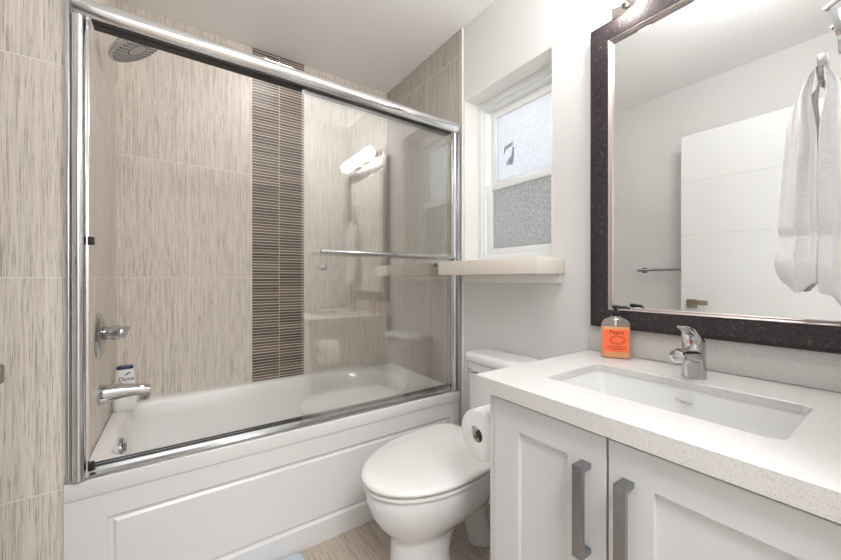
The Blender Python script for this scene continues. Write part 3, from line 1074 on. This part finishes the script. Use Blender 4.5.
ringoval(0.0195, 0.0135, 0.0011, 0.058)
ringoval(0.0155, 0.0100, 0.0008, 0.058)
for zz, hw in ((0.038, 0.020), (0.033, 0.024), (0.028, 0.016)):
    w.prism([spos(0.0 + p, 0.0182, zz + q) for p, q in ((-hw, 0), (hw, 0), (hw, 0.0014), (-hw, 0.0014))], snd * 0.0004)
link('emblem', w, 'brown_ink', lab)
w = MB()
ax_ = (0, 0, 1)
c0 = Vector(spos(0, 0, 0.130))
w.lathe(c0, ax_, [(0, 0.0135), (0.014, 0.0130), (0.016, 0.0105), (0.018, 0.0060), (0.024, 0.0055), (0.025, 0.0105), (0.033, 0.0105), (0.036, 0.008)], 20)
nz = Vector((0.35, -0.93, 0)).normalized()
w.tube([c0 + Vector((0, 0, 0.029)), c0 + nz * 0.030 + Vector((0, 0, 0.030)), c0 + nz * 0.042 + Vector((0, 0, 0.026))], [0.0055, 0.0048, 0.0036], 12)
link('pump', w, 'black', so)
w = MB().tube([spos(0, 0, 0.10), spos(0, 0, 0.130)], 0.003, 8)
link('dip_tube', w, 'white_plastic', so)

# ------------------------------------------------------------------ toilet paper
ho = thing('paper_holder', 'chrome toilet paper arm fixed to the side of the vanity', 'holder', (1.12, VY1, 0.64))
ry, rz, rx0, rx1 = -0.660, 0.612, 0.985, 1.092
rodz = rz + 0.0140
w = MB()
w.lathe((1.125, VY1 + 0.0005, rodz), (0, 1, 0), [(0, 0.024), (0.006, 0.024), (0.009, 0.020)], 24)
w.tube([(1.125, VY1 + 0.005, rodz), (1.125, ry - 0.012, rodz), (1.121, ry - 0.003, rodz), (1.112, ry, rodz), (0.975, ry, rodz)], 0.0062, 14)
w.box((0.967, ry - 0.007, rodz - 0.008), (0.977, ry + 0.007, rodz + 0.016), 0.002)
link('arm', w, 'chrome', ho)
ro = thing('toilet_roll', 'full white toilet paper roll on the arm beside the vanity', 'toilet roll', (1.04, ry, rz - 0.074))
w = MB()
prof = [(rx0, 0.0205), (rx0, 0.070), (rx0 + 0.003, 0.074), (rx1 - 0.003, 0.074), (rx1, 0.070), (rx1, 0.0205)]
w.lathe((0, ry, rz), (1, 0, 0), prof + [prof[0]], 48, False)
bmesh.ops.remove_doubles(w.bm, verts=w.bm.verts[:], dist=1e-5)
link('paper', w, 'paper', ro, 50)
w = MB()
prof = [(rx0 - 0.0005, 0.0200), (rx0 - 0.0005, 0.0206), (rx1 + 0.0005, 0.0206), (rx1 + 0.0005, 0.0200)]
w.lathe((0, ry, rz), (1, 0, 0), prof + [prof[0]], 32, False)
bmesh.ops.remove_doubles(w.bm, verts=w.bm.verts[:], dist=1e-6)
link('core_tube', w, 'card', ro)

# ------------------------------------------------------------------ mirror
mi = thing('wall_mirror', 'large framed mirror above the vanity with dark mottled frame', 'mirror', (1.51, -1.06, 0.908))
MY0, MY1, MZ0, MZ1 = -1.42, -0.724, 0.908, 1.978


def mframe(prof):
    """prof: (inset from the outer edge, x)"""
    return [[(x, MY0 + i, MZ0 + i), (x, MY1 - i, MZ0 + i), (x, MY1 - i, MZ1 - i), (x, MY0 + i, MZ1 - i)] for i, x in prof]


mf = [[(x, y, z) for x, y, z in ((p[0][0], MY0 + i, MZ0 + i * 0.92), (p[0][0], MY1 - i, MZ0 + i * 0.92), (p[0][0], MY1 - i, MZ1 - i), (p[0][0], MY0 + i, MZ1 - i))] for i, p in []]
w = MB().loft(mframe([(0.0, L - 0.0005), (0.0, 1.490), (0.004, 1.484), (0.012, 1.482), (0.030, 1.486), (0.056, 1.494), (0.062, 1.498), (0.062, L - 0.0005)]), (False, False))
link('frame', w, 'frame', mi, 25)
w = MB().loft(mframe([(0.0615, 1.515), (0.0615, 1.4945), (0.064, 1.4925), (0.067, 1.4945), (0.069, 1.499), (0.071, 1.4975), (0.073, 1.499), (0.074, 1.515)]), (False, False))
link('silver_bead', w, 'bead', mi, 25)
link('mirror_glass', MB().box((1.507, MY0 + 0.060, MZ0 + 0.060), (1.512, MY1 - 0.060, MZ1 - 0.060)), 'mirror', mi)

# ------------------------------------------------------------------ vanity light
vn = thing('vanity_light', 'three-globe vanity light bar over the mirror', 'wall lamp', (L, -1.035, 2.02))
link('back_plate', MB().box((L - 0.022, -1.280, 1.983), (L - 0.0005, -0.792, 2.055), 0.004), 'plate', vn)
for gy in (-0.850, -1.035, -1.220):
    w = MB().lathe((L - 0.021, gy, 2.020), (-1, 0, 0), [(0, 0.026), (0.012, 0.026), (0.020, 0.020), (0.040, 0.019)], 24)
    link('socket', w, 'plate', vn)
    g = link('globe', MB().sphere((1.412, gy, 2.008), 0.043, (1, 1, 1), 28), 'globe', vn)

# ------------------------------------------------------------------ towel and hooks on the mirror
MG = 1.507
HY = -1.283
hk = thing('towel_hook', 'small square metal hook on the mirror holding the towel', 'hook', (MG, HY, 1.56))
w = MB()
w.box((MG - 0.006, HY - 0.0095, 1.548), (MG - 0.0002, HY + 0.0095, 1.612), 0.0015)
w.tube([(MG - 0.005, HY, 1.553), (MG - 0.020, HY, 1.546), (MG - 0.036, HY, 1.546), (MG - 0.048, HY, 1.554), (MG - 0.052, HY, 1.566)], 0.006, 12)
link('hook_body', w, 'chrome', hk)
rh = thing('robe_hook', 'chrome swing arm hook high on the mirror above the towel', 'hook', (MG, -1.322, 1.66))
w = MB()
w.box((MG - 0.008, -1.326, 1.600), (MG - 0.0002, -1.306, 1.70), 0.002)
link('mount_plate', w, 'chrome', rh)
w = MB()
w.loft([[(x, y + a, z + b) for a, b in ((-0.006, -0.002), (0.006, -0.002), (0.006, 0.002), (-0.006, 0.002))] for x, y, z in ((MG - 0.006, -1.314, 1.615), (MG - 0.024, -1.312, 1.632), (MG - 0.040, -1.308, 1.655), (MG - 0.050, -1.300, 1.684))])
w.tube([(MG - 0.052, -1.290, 1.688), (MG - 0.052, -1.350, 1.722)], 0.0055, 14)
link('arm', w, 'chrome', rh)

tw = MB()
NS, NV = 64, 72
top, bot = 1.566, 1.058
TAB = [(0.0, 0.016), (0.03, 0.030), (0.09, 0.044), (0.21, 0.056), (0.39, 0.062), (0.60, 0.070), (0.72, 0.074), (0.77, 0.069), (0.87, 0.078), (0.95, 0.074), (1.0, 0.064)]


def half_width(v):
    for (a, p), (b, q) in zip(TAB[:-1], TAB[1:]):
        if v <= b:
            k = (v - a) / (b - a)
            return p + (q - p) * k
    return TAB[-1][1]


def towel_pt(k, v, side, back):
    """k 0..1 from the inner edge outwards; the towel hangs over the hook in two pleated halves"""
    gap = 0.0003 + 0.011 * math.exp(-((v - 0.10) / 0.14) ** 2)
    hw = half_width(v) * 0.94 * (1.0 if side > 0 else 1.25)
    y = HY + 0.002 + side * (gap + (hw - gap) * k)
    grow = min(1.0, 0.25 + v / 0.3)
    ph = 0.5 * math.sin(3.1 * v + side) + 0.35 * math.sin(9 * v)
    fold = grow * (0.012 * math.cos(2 * PI * (1.9 * k + 0.10 * ph)) + 0.0015 * math.cos(2 * PI * (4.6 * k) + 4 * v + side))
    fold *= 1.0 - 0.6 * v ** 3
    body = 0.034 + 0.012 * math.sin(PI * min(1, k * 1.02)) * grow
    edge = 0.016 * max(0.0, k - 0.82) / 0.18
    band = -0.006 * math.exp(-((v - 0.755) / 0.022) ** 2)
    x = MG - 0.012 - body - fold - band + edge - 0.012 * math.exp(-((v - 0.90) / 0.08) ** 2)
    z = top - v * (top - bot) - 0.030 * k ** 1.6 * (1 - v) ** 3
    z += v ** 6 * (0.012 * math.sin(7 * k + side) - (0.0 if side > 0 else 0.10 * k))
    if back:
        x = min(x + 0.012, MG - 0.002)
    return Vector((min(x, MG - 0.003), y, z))


for side in (1, -1):
    rings = []
    for i in range(NV + 1):
        v = i / NV
        rings.append([towel_pt(j / NS, v, side, 0) for j in range(NS + 1)] + [towel_pt(j / NS, v, side, 1) for j in range(NS, -1, -1)])
    tw.loft(rings)

t = link('hand_towel', tw, 'towel', None, 70)
tag(t, 'white waffle hand towel hanging in folds from the mirror hook', 'towel')

# ------------------------------------------------------------------ door, towel rail, mat
dr = bpy.data.objects.new('door_1', None)
COL.objects.link(dr)
dr.location = (-0.05, -0.9, FZ)
dr['kind'] = 'structure'
dr['category'] = 'door'
dr['label'] = 'white grooved door standing open against the left wall'
w = MB()
DX0, DX1, DY0, DY1 = -0.066, -0.026, -1.40, -0.484
zs = [FZ + 0.008, 0.31, 0.662, 1.014, 1.365, 1.715, 2.032]
for a, b in zip(zs[:-1], zs[1:]):
    w.box((DX0, DY0, a + 0.0), (DX1, DY1, b - 0.0), 0.0022, 1)
link('door_leaf', w, 'door', dr, 20)
w = MB()
w.box((DX1 - 0.0005, -0.575, 0.885), (DX1 + 0.008, -0.517, 0.943), 0.002)
w.tube([(DX1 + 0.006, -0.546, 0.914), (DX1 + 0.036, -0.546, 0.914)], 0.009, 14)
w.box((DX1 + 0.031, -0.640, 0.908), (DX1 + 0.043, -0.552, 0.940), 0.004)
link('door_handle', w, 'bronze', dr)
w = MB()
w.box((DX0 + 0.008, -0.4845, 0.86), (DX1 - 0.008, -0.4825, 0.97), 0.0008)
link('latch_plate', w, 'nickel', dr)

tr = thing('towel_rail', 'slim dark metal towel rail on the left wall behind the open door', 'towel rail', (XW, -0.4, 1.14))
for yy in (-0.19, -0.75):
    w = MB()
    w.box((XW + 0.0002, yy - 0.019, 1.122), (XW + 0.008, yy + 0.019, 1.160), 0.002)
    w.tube([(XW + 0.006, yy, 1.141), (XW + 0.066, yy, 1.141)], 0.008, 12)
    link('post', w, 'nickel', tr)
link('bar', MB().tube([(XW + 0.062, -0.165, 1.141), (XW + 0.062, -0.775, 1.141)], 0.010, 14), 'nickel', tr)

w = MB()
mx0, mx1, my0, my1 = 0.14, 0.660, -0.45, 0.018
w.loft([ring(rrect((mx0 + mx1) / 2, (my0 + my1) / 2, (mx1 - mx0) / 2 - g, (my1 - my0) / 2 - g, 0.03, 6), FZ + z) for g, z in ((0.004, 0.0005), (0.0, 0.004), (0.0, 0.010), (0.005, 0.014))])
tag(link('bath_mat', w, 'mat', None, 60), 'pale blue bath mat on the floor along the tub apron', 'bath mat')
